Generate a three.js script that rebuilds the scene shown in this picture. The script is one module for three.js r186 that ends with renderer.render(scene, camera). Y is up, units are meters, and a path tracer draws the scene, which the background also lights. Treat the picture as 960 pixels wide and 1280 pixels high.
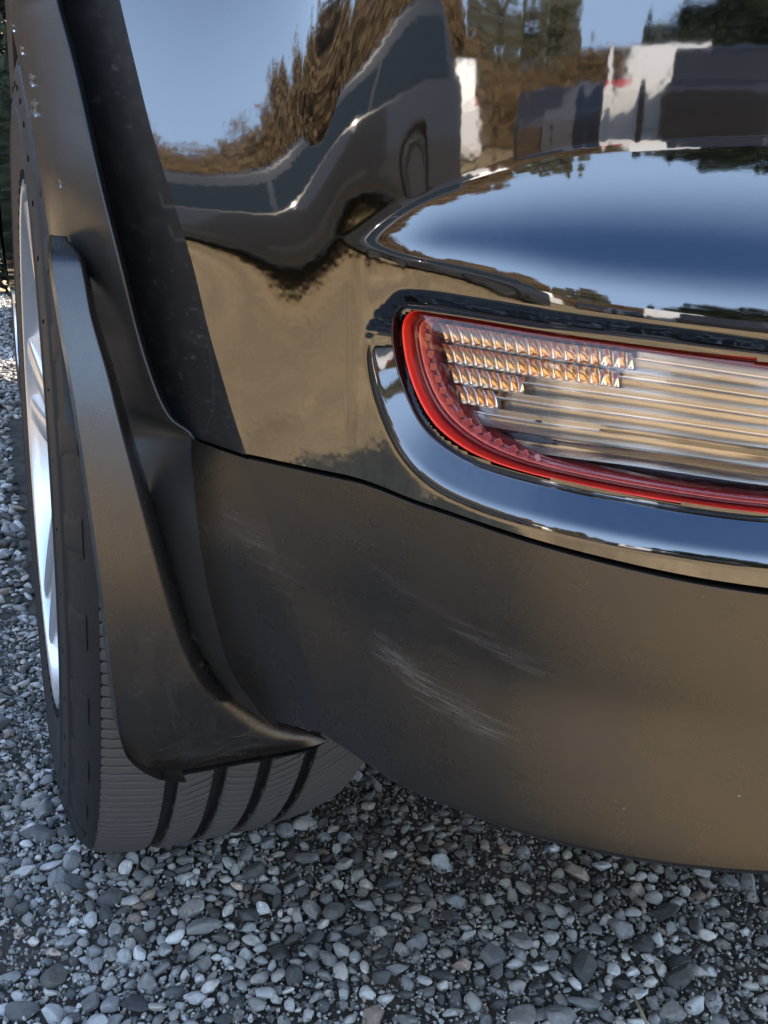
import * as THREE from 'three';
import { mergeGeometries, mergeVertices, toCreasedNormals } from 'three/addons/utils/BufferGeometryUtils.js';
import { ImprovedNoise } from 'three/addons/math/ImprovedNoise.js';
import { RoundedBoxGeometry } from 'three/addons/geometries/RoundedBoxGeometry.js';
import { Brush, Evaluator, SUBTRACTION } from 'three-bvh-csg';

// ------------------------------------------------------------------ camera, sky, sun, exposure
const rad = THREE.MathUtils.degToRad, scene = new THREE.Scene();
const camera = new THREE.PerspectiveCamera(59.49, 3 / 4, 0.02, 3000);
camera.position.set(-0.029, 0.4955, 0.82);
{
  const yaw = rad(23.85), pitch = rad(14.9), roll = rad(2.54);
  camera.rotation.order = 'YXZ';
  camera.rotation.set(-pitch, -yaw, roll);
}
scene.add(camera);
camera.focus = 0.5;
const SUN = new THREE.Vector3(0.92, 0.64, -0.27).normalize();
{ // clear late-season sky: pale near the horizon, deep blue overhead, a little brighter round the sun
  const W = 512, H = 256, data = new Float32Array(W * H * 4);
  for (let j = 0; j < H; j++) for (let i = 0; i < W; i++) {
    const el = ((j + 0.5) / H - 0.5) * Math.PI, az = ((i + 0.5) / W - 0.5) * 2 * Math.PI;
    const y = Math.max(Math.sin(el), 0), d = [Math.cos(el) * Math.cos(az), Math.sin(el), Math.cos(el) * Math.sin(az)];
    const e = Math.asin(y) * 180 / Math.PI, u = Math.min(1, Math.max(0, (e - 20) / 40)), m = u * u * (3 - 2 * u), lo = Math.exp(-e / 7);
    const c = [0.55 + .08 * lo - 0.48 * m, 0.77 + .03 * lo - 0.63 * m, 1.10 - 0.77 * m];
    const mu = Math.max(0, d[0] * SUN.x + d[1] * SUN.y + d[2] * SUN.z), g = 0.25 * Math.pow(mu, 6);
    const k = el < 0 ? 0.6 : 1, o = (j * W + i) * 4;
    data[o] = (Math.max(.02, c[0]) + g) * k; data[o + 1] = (c[1] + g) * k; data[o + 2] = (c[2] + g) * k; data[o + 3] = 1;
  }
  const t = new THREE.DataTexture(data, W, H, THREE.RGBAFormat, THREE.FloatType);
  t.mapping = THREE.EquirectangularReflectionMapping; t.magFilter = t.minFilter = THREE.LinearFilter; t.needsUpdate = true;
  scene.background = t; scene.environment = t;
}
const sun = new THREE.DirectionalLight(0xffeed6, 4.9);
sun.position.copy(SUN).multiplyScalar(30); sun.castShadow = true;
Object.assign(sun.shadow.camera, { left: -12, right: 12, top: 12, bottom: -12, near: 1, far: 80 });
sun.shadow.mapSize.set(4096, 4096);
scene.add(sun, sun.target);
const renderer = new THREE.WebGLRenderer({ antialias: true });
renderer.toneMapping = THREE.LinearToneMapping; renderer.toneMappingExposure = 3.9;
renderer.shadowMap.enabled = true;

// ------------------------------------------------------------------ helpers
let seed = 12345;
const rnd = () => { seed = (seed * 1664525 + 1013904223) >>> 0; return seed / 4294967296; };
const rr = (a, b) => a + (b - a) * rnd();
const mix = (a, b, t) => a + (b - a) * t;
const sst = (a, b, x) => { const t = Math.min(1, Math.max(0, (x - a) / (b - a))); return t * t * (3 - 2 * t); };
const noise = new ImprovedNoise(), N3 = (x, y, z) => noise.noise(x, y, z);
function interp(K, x) { // smooth curve through [x, value] knots
  const n = K.length;
  if (x <= K[0][0]) return K[0][1];
  if (x >= K[n - 1][0]) return K[n - 1][1];
  let i = 0; while (x > K[i + 1][0]) i++;
  const m = (a) => a <= 0 ? (K[1][1] - K[0][1]) / (K[1][0] - K[0][0]) : a >= n - 1 ? (K[n - 1][1] - K[n - 2][1]) / (K[n - 1][0] - K[n - 2][0])
    : (K[a + 1][1] - K[a - 1][1]) / (K[a + 1][0] - K[a - 1][0]);
  const h = K[i + 1][0] - K[i][0], u = (x - K[i][0]) / h, u2 = u * u, u3 = u2 * u;
  return (2 * u3 - 3 * u2 + 1) * K[i][1] + (u3 - 2 * u2 + u) * h * m(i) + (3 * u2 - 2 * u3) * K[i + 1][1] + (u3 - u2) * h * m(i + 1);
}
const names = {};
function numbered(name) { const k = names[name] = (names[name] ?? -1) + 1; return k ? `${name}_${String(k).padStart(3, '0')}` : name; }
function mesh(name, geo, mat, parent, label) {
  const m = new THREE.Mesh(geo, mat); m.name = parent && parent !== scene ? name : numbered(name);
  m.castShadow = m.receiveShadow = true; (parent || scene).add(m);
  if (label) m.userData.label = label;
  return m;
}
function thing(name, label, category, p = [0, 0, 0], turn = 0, group) {
  const o = new THREE.Group(); o.name = numbered(name); o.position.set(...p); o.rotation.y = turn;
  o.userData = { label, category }; if (group) o.userData.group = group;
  scene.add(o); return o;
}
function grid(nu, nv, f, keep) { // f(i, j) -> [x, y, z, u, v]; keep(i, j) of a cell
  const P = [], T = [], I = [];
  for (let j = 0; j <= nv; j++) for (let i = 0; i <= nu; i++) { const q = f(i, j); P.push(q[0], q[1], q[2]); T.push(q[3] ?? i / nu, q[4] ?? j / nv); }
  for (let j = 0; j < nv; j++) for (let i = 0; i < nu; i++) {
    if (keep && !keep(i, j)) continue;
    const a = j * (nu + 1) + i, b = a + 1, c = a + nu + 1, d = c + 1;
    I.push(a, b, d, a, d, c);
  }
  const g = new THREE.BufferGeometry();
  g.setAttribute('position', new THREE.Float32BufferAttribute(P, 3)); g.setAttribute('uv', new THREE.Float32BufferAttribute(T, 2));
  g.setIndex(I); g.computeVertexNormals(); return g;
}
function tube(points, r, rad_ = 8, closed = false, seg = 0) {
  return new THREE.TubeGeometry(new THREE.CatmullRomCurve3(points.map(p => p.isVector3 ? p : new THREE.Vector3(...p)), closed), seg || points.length * 4, r, rad_, closed);
}
const merge = (list) => mergeGeometries(list.map(g => { const n = g.index ? g.toNonIndexed() : g; for (const k of Object.keys(n.attributes)) if (!['position', 'normal', 'uv'].includes(k)) n.deleteAttribute(k); return n; }));
const box = (w, h, d, x, y, z, r = 0) => { const g = r ? new RoundedBoxGeometry(w, h, d, 2, r) : new THREE.BoxGeometry(w, h, d); g.translate(x, y, z); return g; };

// ------------------------------------------------------------------ textures and materials
function dataTex(W, H, f, srgb) {
  const d = new Uint8Array(W * H * 4);
  for (let j = 0; j < H; j++) for (let i = 0; i < W; i++) { const c = f(i, j), o = (j * W + i) * 4; for (let k = 0; k < 3; k++) d[o + k] = Math.max(0, Math.min(255, c[k])); d[o + 3] = 255; }
  const t = new THREE.DataTexture(d, W, H); t.wrapS = t.wrapT = THREE.RepeatWrapping; t.magFilter = THREE.LinearFilter; t.minFilter = THREE.LinearMipmapLinearFilter;
  t.generateMipmaps = true; if (srgb) t.colorSpace = THREE.SRGBColorSpace; t.needsUpdate = true; return t;
}
function tileNoise(n, cell, s) { // smooth value noise that tiles, n pixels, cell pixels per lattice step
  const m = n / cell, L = new Float32Array(m * m); let q = s; for (let i = 0; i < m * m; i++) { q = (q * 1664525 + 1013904223) >>> 0; L[i] = q / 4294967296; }
  return (x, y) => {
    const fx = x / cell, fy = y / cell, ix = Math.floor(fx), iy = Math.floor(fy); let u = fx - ix, v = fy - iy; u = u * u * (3 - 2 * u); v = v * v * (3 - 2 * v);
    const g = (a, b) => L[((b % m + m) % m) * m + ((a % m + m) % m)];
    return mix(mix(g(ix, iy), g(ix + 1, iy), u), mix(g(ix, iy + 1), g(ix + 1, iy + 1), u), v);
  };
}
function normalTex(n, h, k) {
  return dataTex(n, n, (i, j) => {
    const dx = (h((i + 1) % n, j) - h((i - 1 + n) % n, j)) * k, dy = (h(i, (j + 1) % n) - h(i, (j - 1 + n) % n)) * k, l = Math.hypot(dx, dy, 1);
    return [(-dx / l * 0.5 + 0.5) * 255, (-dy / l * 0.5 + 0.5) * 255, (1 / l * 0.5 + 0.5) * 255];
  });
}
const clone = (t, rx, ry) => { const c = t.clone(); c.repeat.set(rx, ry); c.needsUpdate = true; return c; };
const na = tileNoise(512, 16, 3), nb = tileNoise(512, 8, 5), nc = tileNoise(512, 4, 9), nd = tileNoise(512, 64, 11), ne = tileNoise(512, 2, 17);
const peelTex = normalTex(512, (x, y) => 0.7 * na(x, y) + 0.45 * nb(x, y), 3.2);
const grainTex = normalTex(512, (x, y) => 0.6 * nc(x, y) + 0.6 * ne(x, y), 1.6);
const smudge = dataTex(512, 512, (x, y) => { const v = 255 * (0.55 + 0.25 * nd(x, y) + 0.12 * na(x, y) + 0.08 * ne(x, y)); return [v, v, v]; });

const paint = new THREE.MeshPhysicalMaterial({ color: new THREE.Color(0.132, 0.134, 0.140), metalness: 1, roughness: 0.05, normalMap: clone(peelTex, 9, 9), normalScale: new THREE.Vector2(0.008, 0.008) });
paint.name = 'black gloss paint';
const dustTex = dataTex(512, 512, (x, y) => { const b = 26 + 14 * nd(x, y) + 16 * Math.max(0, nc(x, y) - .55) * 2 + (ne(x, y) > .93 ? 34 : 0); return [b * 1.02, b, b * .97]; }, true);
const dusty = new THREE.MeshPhysicalMaterial({ map: clone(dustTex, 1, 2), roughness: .6, clearcoat: 1, clearcoatRoughness: .04 }); dusty.name = 'dusty black paint';
const farPaint = (r, g, b) => new THREE.MeshPhysicalMaterial({ color: new THREE.Color(r, g, b), roughness: 0.3, clearcoat: 1, clearcoatRoughness: 0.03 });
const trimMat = new THREE.MeshPhysicalMaterial({ color: new THREE.Color(0.022, 0.022, 0.022), roughness: 0.40, roughnessMap: clone(smudge, 5, 5), normalMap: clone(grainTex, 22, 22), normalScale: new THREE.Vector2(0.12, 0.12), ior: 1.6 });
trimMat.roughness = 0.55;
const darkMat = new THREE.MeshStandardMaterial({ color: new THREE.Color(0.012, 0.012, 0.012), roughness: 0.8 });
const rubber = new THREE.MeshStandardMaterial({ color: new THREE.Color(0.013, 0.013, 0.013), roughness: 0.6, normalMap: clone(grainTex, 3, 3), normalScale: new THREE.Vector2(0.15, 0.15) });
const silver = new THREE.MeshPhysicalMaterial({ color: new THREE.Color(0.80, 0.81, 0.83), metalness: 0.75, roughness: 0.32, clearcoat: 0.6, clearcoatRoughness: 0.08 });
const glassDark = new THREE.MeshPhysicalMaterial({ color: new THREE.Color(0.01, 0.012, 0.012), roughness: 0.02, ior: 1.6 });

// ------------------------------------------------------------------ bumper skin: plan curve (s = metres along it), height h, tilt integrated to an outward offset d
const ALPHA = [[-.35, 70], [-.12, 56], [-.05, 54], [0, 56], [.04, 58], [.067, 57], [.09, 53], [.12, 48.5], [.145, 45], [.17, 42], [.2, 38.5], [.24, 34], [.3, 28], [.4, 20], [.55, 10], [.8, 2], [1.1, 0]];
const S0 = -0.35, DS = 0.001, NS = 1270, planX = [], planZ = [], planA = [];
{
  let x = 0, z = 0;
  for (let i = 0; i < NS; i++) { const a = rad(interp(ALPHA, S0 + i * DS)); planA.push(a); planX.push(x); planZ.push(z); x += Math.cos(a) * DS; z += Math.sin(a) * DS; }
  const k = Math.round(-S0 / DS), ox = 0.063 - planX[k], oz = 0.451 - planZ[k];
  for (let i = 0; i < NS; i++) { planX[i] += ox; planZ[i] += oz; }
}
const plan = (s) => { const f = Math.min(NS - 2, Math.max(0, (s - S0) / DS)), i = Math.floor(f), u = f - i; return [mix(planX[i], planX[i + 1], u), mix(planZ[i], planZ[i + 1], u), mix(planA[i], planA[i + 1], u)]; };
const SMID = (() => { for (let i = 0; i < NS; i++) if (planX[i] >= 0.86) return S0 + i * DS; return 0.9; })();
const SEAM = [[-.1, .4185], [.0035, .4185], [.0465, .4178], [.075, .4175], [.1096, .4151], [.1365, .4119], [.1653, .4088], [.1894, .4068], [.2121, .4060], [.3, .4055]];
const hSeam = (s) => interp(SEAM, s);
const TS = [-.08, -.04, 0, .03, .06, .09, .12, .16, .22], TH0 = .40, TDH = .02;
const TILT = [
  [4, 0, -4, -8, -10, -7, 3, 9, 12, 14, 16, 18, 20],
  [3, 1, -2, -4, -8, -9, 3, 9, 12, 14, 16, 18, 20],
  [3, 1, -1, -2, -5, -5, 4, 9, 11, 13, 15, 17, 19],
  [2, 0, -1, -2, -3, -3, 3, 6, 8, 11, 13, 16, 18],
  [2, 0, -1, -2, -4, -5, -6, -2, 3, 6, 10, 14, 18],
  [2, 1, -1, -2, -6, -5, -5, -4, -2, 0, 6, 12, 17],
  [2, 1, 0, -2, -3, -4, -5, -4, -2, 3, 7, 12, 16],
  [3, 2, 0, -1, -1, -3, -5, -5, -2, 3, 5, 9, 12],
  [3, 2, 1, 0, -2, -4, -5, -5, -2, 2, 4, 5, 6]];
const HV = [[.0585, .508], [.0759, .517], [.0999, .5263], [.1235, .5335], [.1408, .5374], [.1597, .5396], [.1954, .5413], [.3, .5415]];
const HL = [[.0585, .506], [.0653, .5030], [.085, .4985], [.1052, .4950], [.1276, .4900], [.1431, .4862], [.1669, .4830], [.2021, .4800], [.3, .478]];
const BUMP = [[0, 0], [.06, 3], [.15, 14], [.25, 25], [.38, 33], [.55, 27], [.75, 17], [.9, 8], [1, 0]];
function tilt(s, h) {
  const cols = TS.map((v, i) => [v, interp(TILT[i].map((t, j) => [TH0 + j * TDH, t]), h)]);
  let t = interp(cols, s);
  const hl = interp(HL, s), hv = interp(HV, s), A = sst(.050, .100, s);
  if (h > hl && h < hv && A > 0) t += A * interp(BUMP, (h - hl) / (hv - hl));
  return t;
}
const BMEAN = (() => { let a = 0; for (let i = 0; i < 100; i++) a += Math.tan(rad(interp(BUMP, (i + .5) / 100))) / 100; return a; })();
// the bulge under the shoulder stands out by what its upper face recedes, so the panel above keeps the plan curve
const bulgeOut = (s) => { const t = Math.min(s, .3), A = sst(.050, .100, t); return A > 0 ? A * BMEAN * Math.max(0, interp(HV, t) - interp(HL, t)) : 0; };
const H0 = .38, HTOP = .66, DH = .001, NHH = Math.round((HTOP - H0) / DH), DSG = .002, SG0 = -.20, NSG = Math.round((1.1 - SG0) / DSG), DT = [];
for (let i = 0; i <= NSG; i++) {
  const s = SG0 + i * DSG, row = new Float32Array(NHH + 1), base = hSeam(s), b = Math.round((base - H0) / DH);
  const tt = []; const sc = Math.min(s, 0.3);
  if (s > 0.32 && i > 0) { DT.push(DT[i - 1]); continue; }
  for (let j = 0; j <= NHH; j++) tt.push(Math.tan(rad(tilt(sc, H0 + j * DH))));
  for (let j = b + 1; j <= NHH; j++) row[j] = row[j - 1] - 0.5 * (tt[j] + tt[j - 1]) * DH;
  for (let j = b - 1; j >= 0; j--) row[j] = row[j + 1] + 0.5 * (tt[j] + tt[j + 1]) * DH;
  const add = bulgeOut(s); for (let j = 0; j <= NHH; j++) row[j] += add;
  DT.push(row);
}
function offs(s, h) {
  const f = Math.min(NSG - 1e-3, Math.max(0, (s - SG0) / DSG)), g = Math.min(NHH - 1e-3, Math.max(0, (h - H0) / DH)), i = Math.floor(f), j = Math.floor(g), u = f - i, v = g - j;
  return mix(mix(DT[i][j], DT[i + 1][j], u), mix(DT[i][j + 1], DT[i + 1][j + 1], u), v);
}
const place = (s, h, o) => { const [x, z, a] = plan(s); return [x - Math.sin(a) * o, h, z + Math.cos(a) * o]; };
const skin = (s, h, o = 0) => place(s, h, offs(s, h) + o);

// lamp outline on the skin, in (s, h)
const lampCurve = (pts, n) => new THREE.CatmullRomCurve3(pts.map(p => new THREE.Vector3(p[0] - .0052 - .006 * (p[0] - .09), p[1] + .0015 * sst(.455, .43, p[1]), 0)), true, 'centripetal').getSpacedPoints(n).slice(0, n).map(p => [p.x, p.y]);
const OUT = lampCurve([[.0862, .4790], [.0905, .4842], [.099, .4850], [.118, .4838], [.145, .4815], [.17, .480], [.208, .4772], [.24, .4745], [.262, .469], [.27, .452], [.262, .434], [.24, .4265], [.215, .4252], [.176, .4262], [.150, .4280], [.128, .4302], [.113, .4340], [.100, .4420], [.092, .453], [.0868, .466]], 240);
const INN = lampCurve([[.1010, .4762], [.1035, .4786], [.107, .4790], [.120, .4775], [.145, .4755], [.17, .4738], [.208, .4705], [.235, .468], [.250, .463], [.256, .452], [.250, .440], [.235, .4335], [.215, .4315], [.176, .4335], [.150, .4360], [.134, .4395], [.121, .4450], [.1105, .4530], [.1050, .461], [.1020, .469]], 240).map((p, i) => [mix(p[0], OUT[i][0], .2), mix(p[1], OUT[i][1], .2)]);
function lampDist(s, h) { // signed distance to the outline (positive outside) and the index of the nearest point
  let best = 1e9, k = 0, inside = false; const n = OUT.length;
  for (let i = 0, j = n - 1; i < n; j = i++) {
    const [ax, ay] = OUT[j], [bx, by] = OUT[i], ex = bx - ax, ey = by - ay, t = Math.max(0, Math.min(1, ((s - ax) * ex + (h - ay) * ey) / (ex * ex + ey * ey)));
    const d = (s - ax - t * ex) ** 2 + (h - ay - t * ey) ** 2; if (d < best) { best = d; k = i; }
    if ((ay > h) !== (by > h) && s < (bx - ax) * (h - ay) / (by - ay) + ax) inside = !inside;
  }
  return [Math.sqrt(best) * (inside ? -1 : 1), k];
}
const LW = OUT.map((p, i) => { // ledge width and depth round the outline: wide below and at the end, narrow above
  const a = OUT[(i + 3) % 240], b = OUT[(i + 237) % 240], ny = -(a[0] - b[0]) / Math.hypot(a[0] - b[0], a[1] - b[1]) * (OUTSIGN()); return ny;
});
function OUTSIGN() { return 1; }
// outward normal's vertical share is +1 on top, -1 below, whichever way the curve runs
{ const top = LW[20]; if (top < 0) for (let i = 0; i < 240; i++) LW[i] = -LW[i]; }
const ledgeW = (k) => mix(.0142, .0055, sst(-.1, .75, LW[k])), ledgeD = (k) => mix(.0078, .0030, sst(-.1, .75, LW[k]));
function ledge(s, h) {
  if (s < .06 || s > .3 || h < .405 || h > .505) return [0, 1];
  const [q, k] = lampDist(s, h), w = ledgeW(k), D = ledgeD(k);
  if (q >= w) return [0, q];
  const y = 1 - Math.max(q, 0) / w, r = .35, g = y < r ? y * y / (2 * r) / (1 - r / 2) : (y - r / 2) / (1 - r / 2);
  return [-D * g, q];
}
const lampDepth = (h) => -mix(.0078, .0030, sst(.430, .482, h));

// crease between bumper and flare
const CREASE = [[.30, .0575], [.316, .052], [.335, .0425], [.366, .030], [.391, .0195], [.4170, .0080], [.4315, .0012], [.4477, -.0053], [.4703, -.0131], [.5021, -.0200], [.5221, -.0274], [.5314, -.0320], [.5471, -.0399], [.5727, -.0526], [.6010, -.0676], [.6218, -.0790], [.66, -.099]];
const sCrease = (h) => interp(CREASE, h);

// ------------------------------------------------------------------ the parked car in front of the lens
const car = thing('parked_car', 'black crossover with grey plastic cladding and an oblong bumper lamp, filling the picture', 'car');
{ // painted upper bumper
  const nu = 460, nv = 250, SR = .40;
  const cache = [];
  const f = (i, j) => {
    const v = j / nv, hs = hSeam(0) + .001, u = i / nu;
    let h = mix(.4, HTOP, v), s = mix(sCrease(h), SR, u); 
    h = mix(hSeam(s) + .0012, HTOP, v); s = mix(sCrease(h), SR, u);
    const [l, q] = ledge(s, h); cache[j * (nu + 1) + i] = q;
    const p = skin(s, h, l); return [...p, s, h];
  };
  const g = grid(nu, nv, f, (i, j) => { const a = j * (nu + 1) + i; return !(cache[a] < -.0012 && cache[a + 1] < -.0012 && cache[a + nu + 1] < -.0012 && cache[a + nu + 2] < -.0012); });
  const lip = grid(nu, 3, (i, j) => { const u = i / nu; let s = mix(sCrease(.42), SR, u); const h = hSeam(s) + .0012 - [0, .0004, .0004, 0][j]; s = mix(sCrease(h), SR, u); return [...skin(s, h, -[0, .0006, .004, .012][j]), s, h]; });
  const far = grid(120, 60, (i, j) => { const s = mix(SR, SMID + .002, i / 120), h = mix(hSeam(s) + .0012, HTOP, j / 60); return [...skin(s, h), s, h]; });
  mesh('rear_bumper', merge([g, lip, far]), paint, car);
  const mir = merge([grid(200, 60, (i, j) => { const s = mix(-.10, SMID + .002, 1 - i / 200), h = mix(hSeam(s) + .0012, HTOP, j / 60), p = skin(s, h); return [1.72 - p[0], p[1], p[2], s, h]; })]);
  mesh('bumper_side', mir, paint, car);
}

// cladding below the seam: tilt by height, own lower edge
const BOT = [[0, .34], [.03, .318], [.055, .307], [.07, .3055], [.09, .3060], [.119, .3065], [.14, .3065], [.165, .307], [.19, .3085], [.217, .3115], [.24, .315], [.3, .320], [.5, .324], [1, .326]];
const hBot = (s) => interp(BOT, s);
const CT = [[0, 2], [.25, 0], [.42, -1], [.50, 3], [.60, 7], [.8, 6], [.93, 4], [1, 0]];
function cladOff(s, v) { // v from 0 at the seam to 1 at the lower edge
  const L = hSeam(s) - hBot(s), n = 24; let o = 0;
  for (let k = 0; k < n; k++) { const w = v * (k + .5) / n; o += Math.tan(rad(interp(CT, w))) * L * v / n; }
  return o * sst(-.01, .12, s) + bulgeOut(s);
}
const cladPoint = (s, v, o = 0) => { const h = mix(hSeam(s) - .0012, hBot(s), v); return place(s, h, cladOff(s, v) + o); };
function sCreaseClad(v) { let h = mix(.4175, .30, v), s = sCrease(h); for (let k = 0; k < 4; k++) { h = mix(hSeam(s) - .0012, hBot(s), v); s = sCrease(h); } return s; }

// scuffs and scratches worn into the cladding, laid out in metres on (s, h)
const cladTex = (() => {
  const W = 2048, H = 1024, cv = document.createElement('canvas'); cv.width = W; cv.height = H; const c = cv.getContext('2d');
  c.fillStyle = 'rgb(25,20,14)'; c.fillRect(0, 0, W, H);
  const X = (s) => (s + .10) / .50 * W, Y = (h) => (.44 - h) / .25 * H;
  const line = (s, h, len, ang, w, a, tone = 175) => { c.strokeStyle = `rgba(${tone},${tone},${tone + 3},${a})`; c.lineWidth = w; c.beginPath(); const x = X(s), y = Y(h), dx = Math.cos(ang) * len / .5 * W, dy = Math.sin(ang) * len / .25 * H; c.moveTo(x, y); c.quadraticCurveTo(x + dx / 2 + rr(-1, 1), y + dy / 2 + rr(-1, 1), x + dx, y + dy); c.stroke(); };
  for (let i = 0; i < 2600; i++) { const v = rr(20, 90); c.fillStyle = `rgba(${v},${v * .97},${v * .93},${rr(.05, .3)})`; const r = rr(.5, 1.8); c.fillRect(rr(0, W), rr(0, H), r, r); }
  for (let i = 0; i < 90; i++) { const v = rr(110, 190); c.fillStyle = `rgba(${v},${v},${v * .95},${rr(.3, .8)})`; c.beginPath(); c.arc(rr(0, W), rr(0, H), rr(.6, 1.5), 0, 7); c.fill(); }
  const patch = (s0, h0, s1, h1, width, n, len, a) => { for (let i = 0; i < n; i++) { const t = rnd(), g = (rnd() + rnd() - 1), s = mix(s0, s1, t) + g * .004, h = mix(h0, h1, t) + g * width; line(s - len / 2, h + len * .15, rr(.3, 1) * len, Math.atan2(.12, 1) + rr(-.06, .06), rr(.5, 1.1), rr(.05, a * .85), rr(130, 200)); } };
  patch(.083, .353, .140, .336, .0055, 210, .018, .30); patch(.083, .357, .106, .348, .0035, 70, .012, .34); patch(.11, .345, .142, .333, .005, 60, .016, .2);
  patch(-.005, .390, .040, .371, .010, 130, .018, .26); patch(.008, .382, .038, .362, .008, 60, .016, .22);
  patch(.045, .398, .083, .388, .004, 20, .03, .2); patch(.078, .384, .150, .366, .0012, 70, .03, .15); patch(.118, .371, .152, .362, .0010, 44, .02, .22);
  patch(.02, .408, .06, .399, .006, 22, .02, .14); patch(.078, .370, .094, .365, .002, 14, .014, .24); patch(.115, .360, .138, .353, .003, 16, .02, .18); patch(.05, .36, .2, .33, .03, 40, .02, .08);
  const t = new THREE.CanvasTexture(cv); t.colorSpace = THREE.SRGBColorSpace; t.wrapS = t.wrapT = THREE.ClampToEdgeWrapping; return t;
})();
const cladMat = new THREE.MeshPhysicalMaterial({ color: 0xffffff, map: cladTex, roughness: 0.37, roughnessMap: clone(smudge, 3, 1.5), normalMap: clone(grainTex, 60, 30), normalScale: new THREE.Vector2(0.22, 0.22), ior: 1.75 });
const cuv = (s, h) => [(s + .10) / .50, 1 - (.44 - h) / .25];
const V = (a) => new THREE.Vector3(...a);
// matte end of the cladding under the flare: from the trim fold to the crease
const FOLD = [[.4200, .0512, .4200], [.410, .0505, .4235], [.388, .0515, .428], [.369, .0530, .4310], [.345, .057, .4310], [.316, .064, .431], [.300, .071, .432], [.284, .081, .434]];
const fold = (v) => { const col = (c) => interp(FOLD.map((q, i) => [i / 7, q[c]]), v); return new THREE.Vector3(col(1), col(0), col(2)); };
{
  const nu = 300, nv = 90, SR = .40;
  const g = grid(nu, nv, (i, j) => { const v = 1 - j / nv, s = mix(sCreaseClad(v), SR, Math.pow(i / nu, 1.15)), p = cladPoint(s, v); return [...p, ...cuv(s, p[1])]; });
  const end = grid(40, nv, (i, j) => { const v = 1 - j / nv, sc = sCreaseClad(v), u = i / 40, a = fold(v), p = a.lerp(V(cladPoint(sc, v)), u), b = Math.sin(Math.PI * u); p.x -= .0010 * b; p.z += .0010 * b; return [p.x, p.y, p.z, ...cuv(mix(sc - .05, sc, u), p.y)]; });
  const roll = grid(nu, 6, (i, j) => { const a = j / 6 * Math.PI * .62, s = mix(sCreaseClad(1), SR, i / nu), r = .0028, p = cladPoint(s, 1, -r * (1 - Math.cos(a)) - (j == 6 ? .03 : 0)); return [p[0], p[1] - r * Math.sin(a), p[2], ...cuv(s, p[1])]; });
  roll.index.array.reverse(); roll.computeVertexNormals();
  const top = grid(nu, 3, (i, j) => { const s = mix(sCreaseClad(0), SR, i / nu), p = cladPoint(s, 0, -[0, .0006, .003, .012][j]); return [p[0], p[1] + [0, .0005, .0006, .0006][j], p[2], ...cuv(s, p[1])]; });
  const far = grid(80, 30, (i, j) => { const s = mix(SR, SMID + .002, i / 80), p = cladPoint(s, 1 - j / 30); return [...p, ...cuv(.35, p[1])]; });
  mesh('bumper_cladding', merge([g, end, roll, top, far]), cladMat, car);
  const mir = grid(140, 30, (i, j) => { const s = mix(0, SMID + .002, 1 - i / 140), p = cladPoint(s, 1 - j / 30); return [1.72 - p[0], p[1], p[2], ...cuv(.35, p[1])]; });
  mesh('cladding_side', mir, cladMat, car);
  // dark backing behind the seam and lamp
  const back = grid(160, 40, (i, j) => { const s = mix(-.09, .9, i / 160), h = mix(.315, .416, j / 40); return place(s, h, bulgeOut(s) - .020); });
  mesh('bumper_support', back, darkMat, car);
}

// ------------------------------------------------------------------ wheel arch: trim band, gloss flare, cladding end
const WY = .334;
// trim: inner edge A and outer line C, from low behind the wheel, over the arch and down in front of it
const TR = [ // [angle of the inner edge, its x, outer line x, y, z]
  [-9, .070, .0855, .278, .433], [-7.5, .064, .081, .284, .434], [-5.1, .054, .071, .300, .432], [-2.7, .046, .064, .316, .431], [1.6, .037, .057, .345, .431], [5.2, .030, .0530, .369, .4310], [8.1, .023, .0515, .388, .428], [11.4, .012, .0505, .410, .4235], [13, .002, .0516, .4209, .4198], [14.5, .001, .0431, .4282, .4184], [16, .001, .0382, .4370, .4170], [18, .001, .0336, .4509, .4152], [21, .001, .0292, .4680, .4135], [25.5, .0005, .0232, .4945, .4147], [31, -.001, .0169, .5264, .4082], [36, -.003, .0130, .5556, .3947], [39.5, -.005, .0101, .5771, .3839], [43.5, -.007, .0059, .6026, .3698], [47, -.008, .0038, .6239, .3572],
  [58, -.006, .008, .705, .275], [75, -.003, .010, .768, .125], [95, .001, .012, .783, -.04], [125, .008, .018, .70, -.26], [160, .013, .024, .49, -.425], [190, .016, .028, .25, -.44]];
const trCol = (k) => TR.map((r, i) => [i, r[k]]), OFF = 7, TRC = [0, 1, 2, 3, 4].map(trCol), TN = TR.length - 1;
const ringPt = (x, r, a) => [x, WY + r * Math.sin(rad(a)), r * Math.cos(rad(a))];
const trimA = (t) => ringPt(interp(TRC[1], t), .385, interp(TRC[0], t)), trimC = (t) => [interp(TRC[2], t), interp(TRC[3], t), interp(TRC[4], t)];
const trimPt = (t, v) => { const cv_ = sst(OFF + 7.2, OFF + 4.5, t); v = Math.min(1, v); const A = trimA(t), C = trimC(t), w = Math.sin(Math.PI * Math.pow(v, .8)), a = rad(interp(TRC[0], t)); const lw = sst(OFF + .5, OFF - 1, t); return [mix(A[0], C[0], Math.pow(v, mix(mix(2, .75, cv_), 1, lw))) - .004 * w * (1 - cv_), mix(A[1], C[1], v) + Math.sin(a) * .004 * w * (1 - cv_), mix(A[2], C[2], Math.pow(v, mix(mix(.9, 2.6, cv_), 1.3, lw))) + Math.cos(a) * .004 * w * (1 - cv_)]; };
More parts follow.
